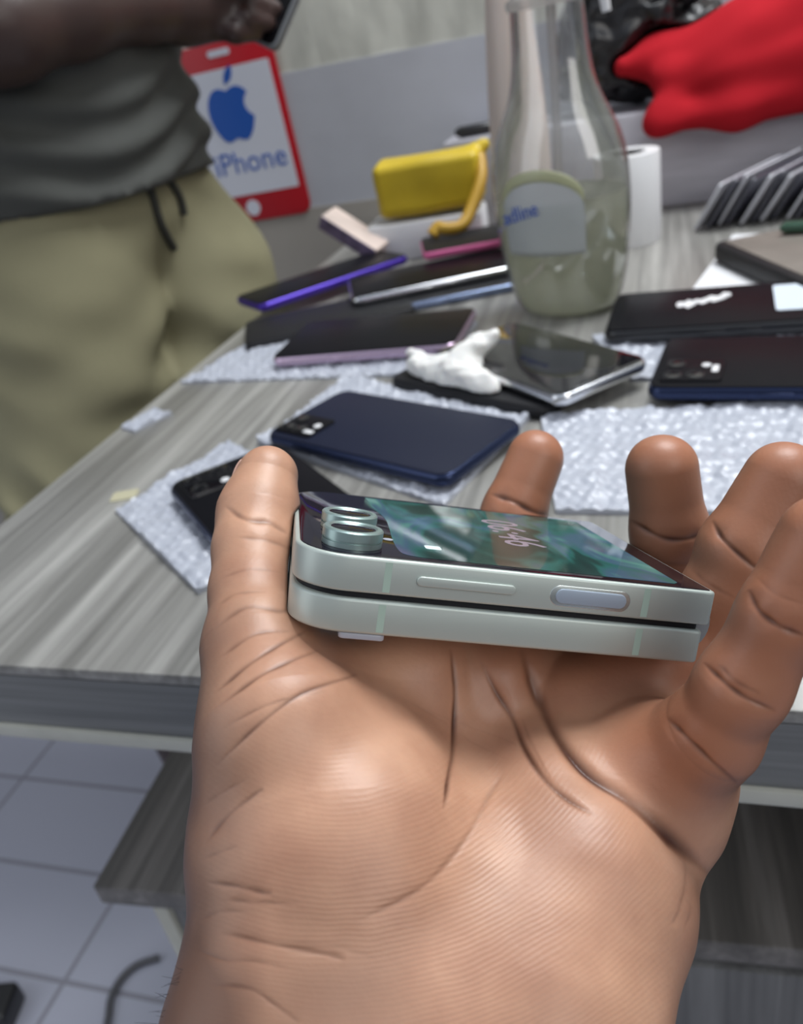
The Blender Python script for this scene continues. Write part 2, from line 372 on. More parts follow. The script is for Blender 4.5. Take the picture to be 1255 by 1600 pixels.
link('flash', lathe([(.0011, .0154), (.0011, .01552), (.0001, .01553)], 16, c=(.0195, .0175)), M['bubble'], fp)
def sidepill(x0, x1, z0, z1, y0, y1):
    bm = slab(rrect(x0, x1, z0, z1, (z1 - z0) / 2 * .98, 8), -y1, -y0, .0002)
    bm.transform(Matrix.Rotation(math.radians(90), 4, 'X')); return bm
def side(bm): return bm
link('volume_button', sidepill(.0236, .0432, .0108, .0127, -.0006, .0003), mint, fp)
link('button_rim', sidepill(.0503, .0672, .0093, .0137, -.00008, .0003), mat('mint_rim', (.62, .68, .66), .25, .8), fp)
link('power_button', sidepill(.0515, .0662, .0100, .0130, -.00035, .0003), btn, fp)
for x in (.0172, .0697):
    link('antenna_band', box(x, x + .0014, -.00003, .0006, .0088, .0147), mintband, up)
    link('antenna_band', box(x - .0002, x + .0012, -.00003, .0006, .0007, .0063), mintband, bpy.data.objects['lower_half'])
bm = lathe([(.0062, 0), (.0064, .0003), (.0064, W_ - .0053), (.0062, W_ - .005)], 32); bm.transform(Matrix.Translation((L_ - .0050, W_ - .0025, .0076)) @ Matrix.Rotation(math.radians(90), 4, 'X'))
link('hinge', bm, hinge_m, fp)
bm = slab(rrect(.010, .0190, .0005, .012, .001, 4), -.0013, -.00002, .0003)
link('clear_bumper', bm, M['bubble'], fp)

# ---------------------------------------------------------------- phones on the desk
def handset(name, x, y, yaw, ln, wd, z, th, frame, back, label, group='phones laid out on the desk', rad=.009, glassy=False):
    """a bar phone lying flat; local x runs along its length, y across; (x, y) is its corner"""
    e = empty(name, (x, y, tz(z)), label, 'phone', group, rot=(0, 0, math.radians(yaw)))
    link('frame', slab(rrect(0, ln, 0, wd, rad), 0, th, th * .42, 4), frame, e)
    link('front_glass' if glassy else 'back_panel', slab(rrect(.0016, ln - .0016, .0016, wd - .0016, rad - .0012), th - .0006, th + .0002, .0002), back, e)
    for a, b in ((.36, .47), (.54, .60)):
        link('side_button', box(ln * a, ln * b, -.0005, .0004, th * .36, th * .64, .0003), frame, e)
    return e
def camera_island(e, x0, x1, y0, y1, z, lenses, m, r=.003, lr=.005, flash=None):
    isl = link('camera_island', slab(rrect(x0, x1, y0, y1, r), z - .0002, z + .0013, .0004), m, e)
    for (cx_, cy_) in lenses:
        q = link('camera_lens', lathe([(lr, z + .0012), (lr, z + .0019), (lr * .84, z + .0021), (lr * .8, z + .0016), (.0001, z + .0016)], 24, c=(cx_, cy_)), M['black'], isl)
        link('lens_glass', lathe([(lr * .78, z + .00165), (.0001, z + .0019)], 20, c=(cx_, cy_)), M['lens'], q)
    if flash: link('flash', lathe([(.0026, z + .0012), (.0026, z + .0016), (.0001, z + .0017)], 16, c=flash), M['white'], isl)
    return isl

def wrap(name, quad, z, label, pitch=.0068, amp=.0015, ripple=.0022, seed=1, group='bubble wrap sheets on the desk'):
    """sheet of bubble wrap from four corners (world x, y), bilinear"""
    A = [np.array(q, float) for q in quad]; lu = np.linalg.norm(A[1] - A[0]); lv = np.linalg.norm(A[3] - A[0]); h = .00135
    n, m_ = max(8, int(lu / h)), max(8, int(lv / h)); u, v = np.meshgrid(np.linspace(0, 1, n), np.linspace(0, 1, m_), indexing='ij')
    edge = .0015 * np.sin(u * 23 + seed) * (v * (1 - v) < .02)
    P = ((1 - u) * (1 - v))[..., None] * A[0] + (u * (1 - v))[..., None] * A[1] + (u * v)[..., None] * A[2] + ((1 - u) * v)[..., None] * A[3]
    x, y = u * lu, v * lv; x, y = x * .9 + y * .43 + .05, y * .9 - x * .43 + .3; row = np.floor(y / (pitch * .87)); fx = ((x / pitch + .5 * (row % 2)) % 1 - .5) * pitch; fy = (y / (pitch * .87) % 1 - .5) * pitch * .87
    d2 = (fx ** 2 + fy ** 2) / (pitch * .44) ** 2; zz = amp * np.sqrt(np.clip(1 - d2, 0, 1)) * (.35 + .65 * np.abs(np.sin(np.floor(x / pitch + .5 * (row % 2)) * 12.9898 + row * 78.233 + seed) * 43758.5453 % 1))
    zz += ripple * (.5 + .5 * np.sin(P[..., 0] * 70 + 2 * np.sin(P[..., 1] * 55 + seed))) * (.5 + .5 * np.sin(P[..., 1] * 60 + seed))
    V = np.concatenate([np.concatenate([P, (zz + .0009)[..., None]], -1).reshape(-1, 3), np.concatenate([P, np.full_like(zz, .0001)[..., None]], -1).reshape(-1, 3)])
    i, j = np.meshgrid(np.arange(n - 1), np.arange(m_ - 1), indexing='ij'); a = (i * m_ + j).ravel(); N0 = n * m_
    Q = np.stack([a, a + m_, a + m_ + 1, a + 1], 1); B = Q[:, ::-1] + N0
    s = []
    for k in range(n - 1): s += [[k * m_, N0 + k * m_, N0 + (k + 1) * m_, (k + 1) * m_], [k * m_ + m_ - 1, (k + 1) * m_ + m_ - 1, N0 + (k + 1) * m_ + m_ - 1, N0 + k * m_ + m_ - 1]]
    for k in range(m_ - 1): s += [[k, k + 1, N0 + k + 1, N0 + k], [(n - 1) * m_ + k, N0 + (n - 1) * m_ + k, N0 + (n - 1) * m_ + k + 1, (n - 1) * m_ + k + 1]]
    F = np.concatenate([Q, B, np.array(s)])
    c = A[0]; V[:N0, 2] += .0011 * wob(V[:N0] * np.array([1, 1, 0]), 310, seed) + .0008 * wob(V[:N0] * np.array([1, 1, 0]), 640, seed + 1.) + .0008; c = A[0]; V = V - np.array([c[0], c[1], 0])
    o = npmesh(name, V, F, M['bubble']); o.location = (c[0], c[1], tz(z)); o.data.set_sharp_from_angle(angle=math.radians(50))
    return tag(o, label, 'bubble wrap', group)
wrap('bubble_wrap', [(-.256, .436), (-.228, .538), (-.080, .462), (-.112, .352)], 0, 'bubble wrap square under the navy blue phone', seed=1)
wrap('bubble_wrap', [(-.311, .352), (-.278, .436), (-.160, .352), (-.215, .275)], 0, 'bubble wrap square with a pointed corner under the dark phone behind the thumb', seed=2)
wrap('bubble_wrap', [(-.378, .553), (-.345, .668), (-.150, .640), (-.165, .535)], 0, 'long bubble wrap strip sticking out to the left of the glossy black phone', seed=3)
wrap('bubble_wrap', [(-.055, .345), (-.076, .455), (.145, .466), (.15, .335)], .0, 'large crinkled bubble wrap sheet behind the raised fingertips', seed=4)
bpy.data.objects['bubble_wrap.003'].name = 'bubble_wrap.003'
wrap('bubble_wrap', [(-.026, .503), (-.055, .582), (.17, .572), (.17, .478)], .0, 'bubble wrap sheet under the two dark phones on the right', seed=5)
wrap('bubble_wrap', [(-.382, .470), (-.372, .500), (-.352, .492), (-.366, .462)], .0, 'small scrap of bubble wrap at the left edge of the desk', seed=6)

# navy phone
e = handset('mobile_phone', -.2445, .4245, -25.5, .147, .0735, .0040, .0082, M['navyframe'], M['navy'], 'navy blue phone lying face down on bubble wrap, just behind the thumb tip')
camera_island(e, .004, .036, .006, .031, .0083, [(.011, .0125), (.011, .0245), (.022, .0125)], M['dull_glass'], flash=(.0305, .0200))
link('flash_window', slab(rrect(.0265, .0345, .010, .0135, .001), .0095, .0098, .0001), M['white'], bpy.data.objects['camera_island'])
# phone behind the thumb
e = handset('mobile_phone', -.279, .362, -44, .150, .073, .0040, .0082, M['navyframe'], M['dull_glass'], 'dark glossy phone half hidden behind the thumb on its bubble wrap')
camera_island(e, .004, .034, .006, .036, .0083, [(.012, .013), (.012, .028), (.026, .013)], M['glass_black'], flash=(.027, .028))
# glossy black phone with mauve frame
e = handset('mobile_phone', -.300, .562, .3, .150, .086, .0040, .0082, M['mauve'], M['dull_glass'], 'glossy black phone with mauve frame on the long bubble wrap strip', glassy=True)
# violet-edged phone and the one in front of it
handset('mobile_phone', -.346, .612, 25, .150, .075, .0002, .0080, M['matblack'], M['matblack'], 'dull black phone lying flat under the corner of the violet-edged phone')
e = handset('mobile_phone', -.3655, .695, 49.5, .172, .062, .0095, .0082, M['violet'], M['dull_glass'], 'black phone with a bright violet metal edge beside the khaki trousers', glassy=True)
# silver and blue-grey
handset('mobile_phone', -.262, .672, 20, .155, .080, .0002, .0078, M['bluish'], M['matblack'], 'black phone with a blue-grey edge under the silver-edged phone')
handset('mobile_phone', -.272, .688, 22, .155, .078, .0092, .0080, M['silver'], M['dull_glass'], 'black phone with a silver edge left of the spray bottle', glassy=True)
handset('mobile_phone', -.229, .786, 17, .140, .070, .0182, .0085, M['pink'], M['matblack'], 'pink-edged phone lying behind the silver-edged phone by the yellow tool')
# pair under the bottle's reflection
e = handset('mobile_phone', -.190, .515, -30, .135, .068, .0002, .0080, M['matblack'], M['matblack'], 'dull dark phone lying under the mirror-like phone beside the white tissue')
e = handset('mobile_phone', -.160, .535, -43, .134, .072, .0095, .0080, M['silver'], M['glass_black'], 'mirror-like black phone with a bright silver edge in front of the spray bottle', glassy=True)
# right-hand pair
e = handset('mobile_phone', -.046, .559, -3, .165, .083, .0045, .0095, M['black'], M['dull_glass'], 'long black phone with white tape remains and a white sticker')
tp = bmesh.new()
for k, (a, b, c, d) in enumerate([(.052, .046, .012, .010), (.062, .050, .010, .007), (.071, .054, .011, .009), (.078, .060, .006, .007)]):
    slabm(tp, [(a + c * (.8 + .2 * math.sin(7 * t + k)) * math.cos(t) * .7, b + d * (.7 + .3 * math.cos(5 * t + k)) * math.sin(t)) for t in np.linspace(0, 2 * math.pi, 15)[:-1]], .0098, .0100 + .0001 * k, 0)
link('tape_remains', tp, M['white'], e, smooth=False)
link('sticker', slab(rrect(.1085, .160, .020, .074, .003), .0098, .0101, 0), mat('sticker_blue_white', (.62, .70, .78), .4), e, smooth=False)
e = handset('mobile_phone', -.016, .460, -8, .165, .080, .0045, .0090, M['navyframe'], M['dull_glass'], 'dark phone with a triple camera lying face down in front of the taped phone')
camera_island(e, .006, .040, .008, .040, .0091, [(.013, .015), (.013, .032), (.0255, .015)], M['dull_glass'], flash=(.030, .030))
link('flash_window', slab(rrect(.0335, .0372, .020, .030, .001), .0103, .0106, .0001), M['white'], bpy.data.objects['camera_island.002'])

# ---------------------------------------------------------------- tray and paper at the right
o = link('paper_sheet', box(0, .115, -.10, .10, 0, .0012), M['paper'], loc=(.028, .735, tz(0)), rot=(0, 0, math.radians(-14))); tag(o, 'white sheet of paper sticking out under the black tablet', 'paper')
e = empty('tablet', (.031, .750, tz(.0016)), 'black-cased tablet with a brownish cover at the right edge, behind the taped phone', 'tablet', rot=(0, 0, math.radians(-68)))
link('case', slab(rrect(0, .20, 0, .13, .008), 0, .016, .004), M['matblack'], e)
link('cover', slab(rrect(.007, .193, .007, .123, .004), .0155, .0168, .0004), mat('taupe_cover', (.17, .15, .13), .5, var=.15, vscale=30), e)
o = link('pen', tube([(0, 0, 0), (.004, .001, 0), (.085, .004, 0), (.10, .0045, 0)], [.0015, .0048, .0048, .003], 16), mat('dark_green_plastic', (.03, .08, .05), .35), loc=(.082, .745, tz(.0238)), rot=(0, 0, math.radians(-12))); tag(o, 'dark green pen lying on the cover of the tablet', 'pen')

# ---------------------------------------------------------------- white tissue
def tissue_d(P):
    a = chain(P, [(-.168, .518, TABLE + .014, .006), (-.148, .510, TABLE + .012, .010), (-.128, .496, TABLE + .012, .011), (-.112, .484, TABLE + .010, .009)], .006)
    b = chain(P, [(-.136, .503, TABLE + .016, .010), (-.124, .514, TABLE + .026, .008), (-.112, .519, TABLE + .030, .004)], .006)
    c = chain(P, [(-.150, .512, TABLE + .014, .009), (-.172, .526, TABLE + .022, .003)], .006)
    d = smin(smin(a, b, .006), c, .005) + .0022 * wob(P, 190) + .0012 * wob(P, 420, 1.)
    return np.maximum(d, TABLE + .0095 - P[:, 2])
o = soft('tissue', tissue_d, (-.19, .46, TABLE + .002), (-.09, .55, TABLE + .045), .002, mat('white_tissue', (.78, .77, .74), .8, sss=.1), 1, origin=(-.14, .505, TABLE + .0095))
tag(o, 'crumpled white tissue beside the navy blue phone', 'tissue')
o = link('tape_scrap', slab(rrect(-.008, .008, -.006, .006, .002), 0, .0008), mat('clear_yellowish_tape', (.50, .47, .33), .25), loc=tuple(at(195, 775, 0)), rot=(0, 0, .3)); tag(o, 'tiny yellowish scrap of tape by the pointed bubble wrap corner', 'tape')

# ---------------------------------------------------------------- spray bottle
bt = empty('spray_bottle', (-.0800, .664, TABLE), 'clear plastic spray bottle half filled with pale yellow liquid', 'bottle', rot=(0, 0, math.radians(-20)))
def clear_mat(name, col, dens, rough=.08, gloss=.10):
    m, t, b = newmat(name); N = t.nodes; L = t.links
    tr = N.new('ShaderNodeBsdfTransparent'); tr.inputs[0].default_value = (.985, .99, .985, 1)
    gl = N.new('ShaderNodeBsdfGlossy'); gl.inputs['Roughness'].default_value = rough
    lw = N.new('ShaderNodeLayerWeight'); lw.inputs[0].default_value = .35
    df = N.new('ShaderNodeBsdfDiffuse'); df.inputs[0].default_value = (*col, 1); tl = N.new('ShaderNodeBsdfTranslucent'); tl.inputs[0].default_value = (*col, 1)
    m0 = N.new('ShaderNodeMixShader'); m0.inputs[0].default_value = .68; L.new(df.outputs[0], m0.inputs[1]); L.new(tl.outputs[0], m0.inputs[2])
    m1 = N.new('ShaderNodeMixShader'); m1.inputs[0].default_value = dens; L.new(tr.outputs[0], m1.inputs[1]); L.new(m0.outputs[0], m1.inputs[2])
    mul = N.new('ShaderNodeMath'); mul.operation = 'MULTIPLY_ADD'; L.new(lw.outputs['Fresnel'], mul.inputs[0]); mul.inputs[1].default_value = .75; mul.inputs[2].default_value = gloss * .3
    m2 = N.new('ShaderNodeMixShader'); L.new(mul.outputs[0], m2.inputs[0]); L.new(m1.outputs[0], m2.inputs[1]); L.new(gl.outputs[0], m2.inputs[2])
    L.new(m2.outputs[0], N['Material Output'].inputs[0]); return m
M['clear'] = clear_mat('clear_plastic', (.86, .88, .90), .12, .06, .35)
M['liquid'] = clear_mat('pale_yellow_liquid', (.96, .98, .80), .90, .1, .12)
M['milky'] = clear_mat('milky_plastic', (.80, .76, .74), .45, .2)
prof = [(.022, .0005), (.034, .001), (.0405, .006), (.0455, .020), (.0500, .045), (.0525, .075), (.0525, .095), (.0510, .112), (.0460, .130), (.0380, .146), (.0320, .160), (.0285, .178), (.0270, .195), (.0262, .210)]
prof = [(float(a[0]), float(a[1])) for a in smooth_path([(r, z) for r, z in prof], 3)]
link('bottle_body', lathe(prof, 56, 1, .78), M['clear'], bt)
liq = [(r - .0022, z + .0012) for r, z in prof if z < .088] ; liq.append((liq[-1][0] - .0004, .0885))
link('liquid', lathe(liq, 56, 1, .78), M['liquid'], bt)
lab = bmesh.new(); na, nz = 28, 16; gr = []
for i in range(na + 1):
    col_ = []
    for j in range(nz + 1):
        a = math.radians(-124 + 74 * i / na); u = abs(i / na * 2 - 1); top = .112 - .022 * (1 - math.sqrt(max(0, 1 - u * u * .96))); z = .052 + (top - .052) * j / nz
        r = np.interp(z, [p[1] for p in prof], [p[0] for p in prof]) + .0004; col_.append(lab.verts.new((r * math.cos(a), r * .78 * math.sin(a), z)))
    gr.append(col_)
for i in range(na):
    for j in range(nz): lab.faces.new((gr[i][j], gr[i + 1][j], gr[i + 1][j + 1], gr[i][j + 1]))
lb = link('label', lab, clear_mat('translucent_label', (.90, .93, .95), .86, .3, .05), bt)
so = lb.modifiers.new('s', 'SOLIDIFY'); so.thickness = .0002
t_ = text('adline', .015, mat('blue_lettering', (.06, .13, .50), .5), lb, (-.0130, -.0404, .083), (math.radians(90), math.radians(-14), math.radians(-13)), 'script_lettering', .0002)
link('dip_tube', tube(smooth_path([(.004, 0, .235), (.002, .001, .18), (-.002, .004, .10), (-.008, .008, .012)], 5), .0032, 12), M['milky'], bt)
link('neck', lathe([(.0262, .210), (.0272, .212), (.0272, .216), (.024, .218), (.0215, .232), (.019, .24)], 40), M['milky'], bt)
link('trigger_head', slab(rrect(-.022, .045, -.012, .012, .008), .240, .270, .005), M['white'], bt)
link('trigger', tube([(.030, 0, .242), (.040, 0, .222), (.043, 0, .200)], [.005, .004, .003], 10), M['white'], bt)
link('nozzle', tube([(.045, 0, .257), (.058, 0, .257)], .006, 14), M['white'], bt)
arch = bmesh.new(); gr = []
for i in range(na + 1):
    col_ = []
    for j in range(4):
        a = math.radians(-124 + 74 * i / na); u = abs(i / na * 2 - 1); top = .112 - .022 * (1 - math.sqrt(max(0, 1 - u * u * .96))); z = top - .008 * (1 - j / 3) + .0004
        r = np.interp(z, [p[1] for p in prof], [p[0] for p in prof]) + .0008; col_.append(arch.verts.new((r * math.cos(a), r * .78 * math.sin(a), z)))
    gr.append(col_)
for i in range(na):
    for j in range(3): arch.faces.new((gr[i][j], gr[i + 1][j], gr[i + 1][j + 1], gr[i][j + 1]))
ab = link('label_border', arch, clear_mat('yellow_label_border', (.92, .93, .66), .85, .3, .05), lb); ab.modifiers.new('s', 'SOLIDIFY').thickness = .0002
# tall milky tube behind the neck on the left
o = link('plastic_bottle', lathe([(.020, 0), (.024, .003), (.025, .01), (.0255, .12), (.024, .15), (.020, .20), (.016, .24), (.015, .255)], 36), mat('peach_plastic', (.66, .56, .50), .4, sss=.1), loc=(-.128, .800, TABLE)); tag(o, 'tall pale peach plastic bottle seen behind the left side of the spray bottle', 'bottle')

# ---------------------------------------------------------------- paper roll
r_ = empty('label_roll', (-.040, .855, TABLE), 'white paper label roll standing on end right of the spray bottle', 'roll')
link('paper_winding', lathe([(.017, 0), (.0295, 0), (.030, .001), (.030, .080), (.0295, .081), (.0175, .081), (.017, .080)], 48), M['white'], r_)
link('cardboard_core', lathe([(.0145, .0005), (.0168, .0005), (.0168, .0800), (.0145, .0800)], 40), mat('brown_cardboard', (.36, .24, .13), .8), r_)
bpy.data.objects['paper_winding'].data.materials[0] = M['white']

# ---------------------------------------------------------------- carton shelf along the wall, with the things on it
o = link('long_carton', box(-.245, .62, .985, 1.10, TABLE, tz(.098), .003), mat('lavender_grey_carton', (.42, .41, .45), .6, var=.1, vscale=14, stretch=(1, 1, 8)), None); tag(o, 'long grey carton lying against the wall behind the spray bottle', 'carton')
o = link('marker_pen', tube([(0, 0, 0), (.006, 0, 0), (.05, .004, 0), (.052, .004, 0), (.085, .007, 0)], [.003, .006, .006, .005, .005], 16), M['black'], loc=(-.232, 1.002, tz(.1047)), rot=(0, 0, .12)); tag(o, 'black marker pen on top of the long grey carton', 'pen')
# red cloth
def cloth_d(P):
    a = chain(P, [(-.046, 1.00, tz(.143), .011), (-.012, 1.01, tz(.143), .020), (.07, 1.01, tz(.142), .040), (.18, 1.01, tz(.155), .055), (.34, 1.01, tz(.17), .060)], .02)
    a = smin(a, chain(P, [(-.002, .985, tz(.120), .015), (-.010, .968, tz(.090), .010), (.06, .968, tz(.090), .018), (.2, .972, tz(.10), .022), (.34, .972, tz(.10), .022)], .02), .02)
    a = smin(a, chain(P, [(.005, .992, tz(.120), .022), (.06, .990, tz(.122), .032), (.18, .992, tz(.130), .045), (.34, .995, tz(.14), .05)], .02), .012)
    Pn = np.stack([P[:, 0] * .22, P[:, 1], P[:, 2] - P[:, 0] * .22], 1); a = a + .0040 * wob(Pn, 85, .4) + .0016 * wob(P, 60, 1.1); return np.maximum(a, np.minimum(tz(.0990) - P[:, 2], P[:, 1] - .9835))
o = soft('red_cloth', cloth_d, (-.09, .93, tz(.055)), (.42, 1.10, tz(.27)), .0058, mat('red_fabric', (.40, .008, .016), .9, spec=.2, bump=.15, bscale=900), 1, origin=(.12, 1.01, tz(.0985)))
tag(o, 'bright red cloth bundled on the long grey carton at top right', 'cloth')
# black crumpled bag
def bag_d(P):
    a = chain(P, [(-.085, 1.045, tz(.145), .036), (-.03, 1.05, tz(.15), .042), (.02, 1.055, tz(.155), .034)], .02)
    a = smin(a, cone(P, (-.07, 1.04, tz(.19)), (.0, 1.045, tz(.225)), .042, .036), .02)
    return np.maximum(np.maximum(a + .0075 * wob(P, 95) + .004 * wob(P, 210, 1.3), tz(.0990) - P[:, 2]), .004 - cloth_d(P))
o = soft('plastic_bag', bag_d, (-.16, .97, tz(.08)), (.09, 1.118, tz(.30)), .0052, mat('black_bag_film', (.010, .010, .012), .3, coat=.15, bump=.25, bscale=60), 1, origin=(-.03, 1.045, tz(.0985)))
tag(o, 'crumpled shiny black plastic bag between the spray bottle and the red cloth', 'bag')
# plastic sleeves standing in a row, leaning
sl_l = mat('grey_sleeve', (.50, .50, .54), .25, coat=.4); sl_d = mat('dark_sleeve', (.06, .06, .08), .25, coat=.4)
nth = ['leftmost', 'second', 'third', 'fourth', 'fifth', 'sixth', 'seventh', 'eighth', 'ninth', 'tenth']
for k in range(20):
    w_ = .125 - .004 * (k % 3)
    e = link('card_sleeve', slab(rrect(-w_ / 2, w_ / 2, 0, .050 + .002 * (k % 3), .004, 4), -.0012, .0012, .0004), sl_d if k % 2 else sl_l,
             loc=(.050 + .0098 * k, .915 + .002 * (k % 4), tz(.0014)), rot=(math.radians(122 + 1.0 * math.sin(k * 2.3)), 0, math.radians(60 + 1.0 * math.sin(k * 1.7))))
    nm = ['grey', 'dark'][k % 2]; q = nth[k // 2]
    tag(e, f'{q} {nm} plastic sleeve{"" if k < 2 else " from the left"} in the leaning row below the red cloth', 'sleeve', 'leaning sleeves below the red cloth')
# ---------------------------------------------------------------- yellow tool on a white pack, small cream box
ymat = mat('yellow_plastic', (.60, .43, .02), .45, var=.12, vscale=18)
o = link('white_pack', box(-.062, .062, -.03, .03, 0, .040, .004), M['paper'], loc=(-.252, .905, TABLE), rot=(0, 0, .1)); tag(o, 'white paper pack under the yellow tool', 'pack')
yt = empty('yellow_dispenser', (-.243, .905, tz(.041)), 'yellow plastic dispenser with a bent handle left of the spray bottle', 'dispenser', rot=(0, 0, .12))
def body_d(P):
    q = np.abs((P - np.array([0, 0, .031])) @ np.array([[1, 0, 0], [0, 1, 0], [0, 0, 1.]])) - np.array([.047, .018, .018])
    d = np.sqrt((np.maximum(q, 0) ** 2).sum(1)) + np.minimum(q.max(1), 0) - .009
    d = smin(d, cone(P, (.04, 0, .048), (.060, 0, .058), .008, .005), .008)
    return d + .0016 * wob(P, 70)
V_, Q_ = nets(body_d, (-.075, -.045, -.006), (.075, .045, .075), .003); V_, Q_ = subdivide(V_, Q_); V_ = project(body_d, V_, .0004)
npmesh('dispenser_body', V_, Q_, ymat, yt)
hd = smooth_path([(.056, -.012, .050), (.056, -.030, .030), (.044, -.048, .006), (.034, -.060, -.006), (.018, -.064, -.006), (.010, -.062, -.004), (.004, -.066, -.010)], 4)
link('handle', tube(hd, .0062, 12), mat('ochre_plastic', (.50, .29, .03), .45), yt)
cb = empty('small_box', (-.325, .868, tz(.036)), 'small cream box tilted beside the yellow dispenser', 'box', rot=(math.radians(8), math.radians(34), math.radians(-12)))
link('carton', box(-.036, .036, -.014, .014, -.008, .008, .0015), mat('cream_card', (.66, .54, .48), .6, var=.15, vscale=40), cb)
link('printed_side', box(-.0355, .0355, -.0146, -.0141, -.0075, .0075), mat('purple_print', (.16, .12, .22), .5, var=.4, vscale=60), cb)

# ---------------------------------------------------------------- sign on the wall
sx0 = aty(262, 80, WY); sw, sh = .152, .222
sgn = empty('wall_sign', (-.550, WY - .0032, tz(.132)), 'red and white phone-shaped sign with a blue bitten apple on the wall', 'sign', rot=(math.radians(90), math.radians(-1.5), 0))
red = mat('sign_red', (.48, .010, .020), .4); blue = mat('sign_blue', (.012, .10, .46), .45); wht = mat('sign_white', (.70, .72, .80), .5)
link('red_border', slab(rrect(-sw / 2, sw / 2, -sh / 2, sh / 2, .015), 0, .0018, .0003), red, sgn)
link('white_screen', slab(rrect(-sw / 2 + .010, sw / 2 - .010, -sh / 2 + .036, sh / 2 - .030, .002), .0016, .0022), wht, sgn)
link('earpiece', slab(rrect(-.016, .016, sh / 2 - .016, sh / 2 - .008, .0035), .0016, .0023), wht, sgn)
link('home_button', lathe([(.0105, .0016), (.0105, .0023), (.0001, .0023)], 28, c=(-.01, -sh / 2 + .018)), wht, sgn)
def apple_outline():
    c = [(0, .78), (.18, .86), (.42, .90), (.68, .80), (.84, .62), (.74, .50), (.66, .36), (.64, .18), (.70, 0), (.84, -.16), (.92, -.24), (.84, -.48), (.70, -.74), (.52, -.94), (.34, -1.0), (.16, -.95), (0, -.90), (-.16, -.95), (-.34, -1.0), (-.56, -.92), (-.78, -.60), (-.92, -.20), (-.94, .20), (-.84, .56), (-.62, .82), (-.38, .90), (-.18, .86)]
    return [tuple(p) for p in smooth_path(c + [c[0]], 3)[:-1]]
def flat(P, s, ox, oy, m, name):
    bm = bmesh.new(); vs = [bm.verts.new((p[0] * s + ox, p[1] * s + oy, .0023)) for p in P]; f0 = bm.faces.new(vs); f0.normal_update()
    if f0.normal.z < 0: f0.normal_flip()
    r = bmesh.ops.extrude_face_region(bm, geom=[f0])
    for v in r['geom']:
        if isinstance(v, bmesh.types.BMVert): v.co.z += .0003
    bmesh.ops.recalc_face_normals(bm, faces=bm.faces); return link(name, bm, m, sgn, smooth=False)
flat(apple_outline(), .0345, -.004, .028, blue, 'apple_emblem')
flat([tuple(p) for p in smooth_path([(.02, .98), (.06, 1.25), (.22, 1.48), (.46, 1.58), (.44, 1.32), (.30, 1.10), (.02, .98)], 3)[:-1]], .0345, -.004, .028, blue, 'apple_leaf')
text('iPhone', .040, blue, sgn, (.004, -.034, .0024), (0, 0, 0), 'sign_lettering', .0002)

# ---------------------------------------------------------------- things on the floor
c = at(18, 1572, -TABLE)
ad = empty('power_adapter', (c[0] - .01, c[1] - .01, 0), 'black power adapter on the white floor tiles at bottom left', 'adapter', rot=(0, 0, .25))
link('casing', slab(rrect(-.055, .03, -.03, .02, .008), 0, .034, .006), M['black'], ad)
pts = [at(a, b, -TABLE) + np.array([0, 0, .005]) for a, b in ((250, 1500), (215, 1512), (190, 1535), (175, 1565), (170, 1600), (150, 1680), (60, 1720))]
o = link('cable', tube(smooth_path([p - pts[0] for p in pts], 6), .0045, 10), mat('grey_cable', (.10, .10, .11), .5), loc=tuple(pts[0])); tag(o, 'dark grey cable curving across the floor tiles beside the low cabinet', 'cable')

# ---------------------------------------------------------------- the person standing behind the desk's left edge
darkskin = mat('dark_brown_skin', (.050, .028, .024), .42, bump=.1, bscale=300, sss=.03)
def ap(px, py, d): return tuple(ray(px, py) / FPX * d + CAM)
LEGA = [(-.590, .700, .86, .085), (-.600, .640, .50, .055), (-.612, .665, .30, .050), (-.620, .670, .10, .036), (-.620, .670, .05, .036)]
LEGB = [(-.570, .815, .86, .060), (-.530, .785, .50, .052), (-.575, .860, .10, .038), (-.575, .860, .05, .036)]
TOR = [(-.595, .765, .92, .085), (-.590, .765, 1.05, .098), (-.575, .750, 1.25, .130), (-.565, .745, 1.36, .11)]
def person_d(P):
    d = smin(chain(P, LEGA, .02), chain(P, LEGB, .02), .03); d = smin(d, chain(P, TOR, .05), .05)
    d = smin(d, cone(P, (-0.665, .655, 1.36), (-0.465, .850, 1.37), .065, .065), .06)                 # shoulders
    d = smin(d, chain(P, [(-0.560, .745, 1.42, .055), (-0.545, .725, 1.52, .052)], .03), .03)           # neck
    d = smin(d, chain(P, [(-0.538, .715, 1.60, .078), (-0.530, .708, 1.66, .085)], .04), .02)
    d = smin(d, chain(P, [(-0.500, .674, 1.585, .018), (-0.475, .650, 1.61, .010)], .01), .015)         # nose / face
    for F in ((LEGA[-1], (.09, -.07)), (LEGB[-1], (.08, -.07))):
        b = F[0]; d = smin(d, chain(P, [(b[0], b[1], .045, .036), (b[0] + F[1][0], b[1] + F[1][1], .028, .028), (b[0] + F[1][0] * 1.9, b[1] + F[1][1] * 1.9, .022, .020)], .02), .03)
    d = smin(d, chain(P, [(-.67, .65, 1.36, .058), (-.770, .500, 1.14, .046), (*ap(-230, 95, .60), .042)], .03), .03)
    d = smin(d, chain(P, [(*ap(-230, 95, .60), .042), (*ap(0, 42, .63), .037), (*ap(110, 18, .665), .033), (*ap(215, 8, .71), .027), (*ap(290, 8, .745), .030), (*ap(330, 6, .755), .027)], .015), .015)
    d = smin(d, chain(P, [(-.465, .855, 1.36, .055), (-.400, .890, 1.16, .044), (*ap(420, -110, .80), .034), (*ap(375, -45, .79), .028)], .03), .03)
    return d
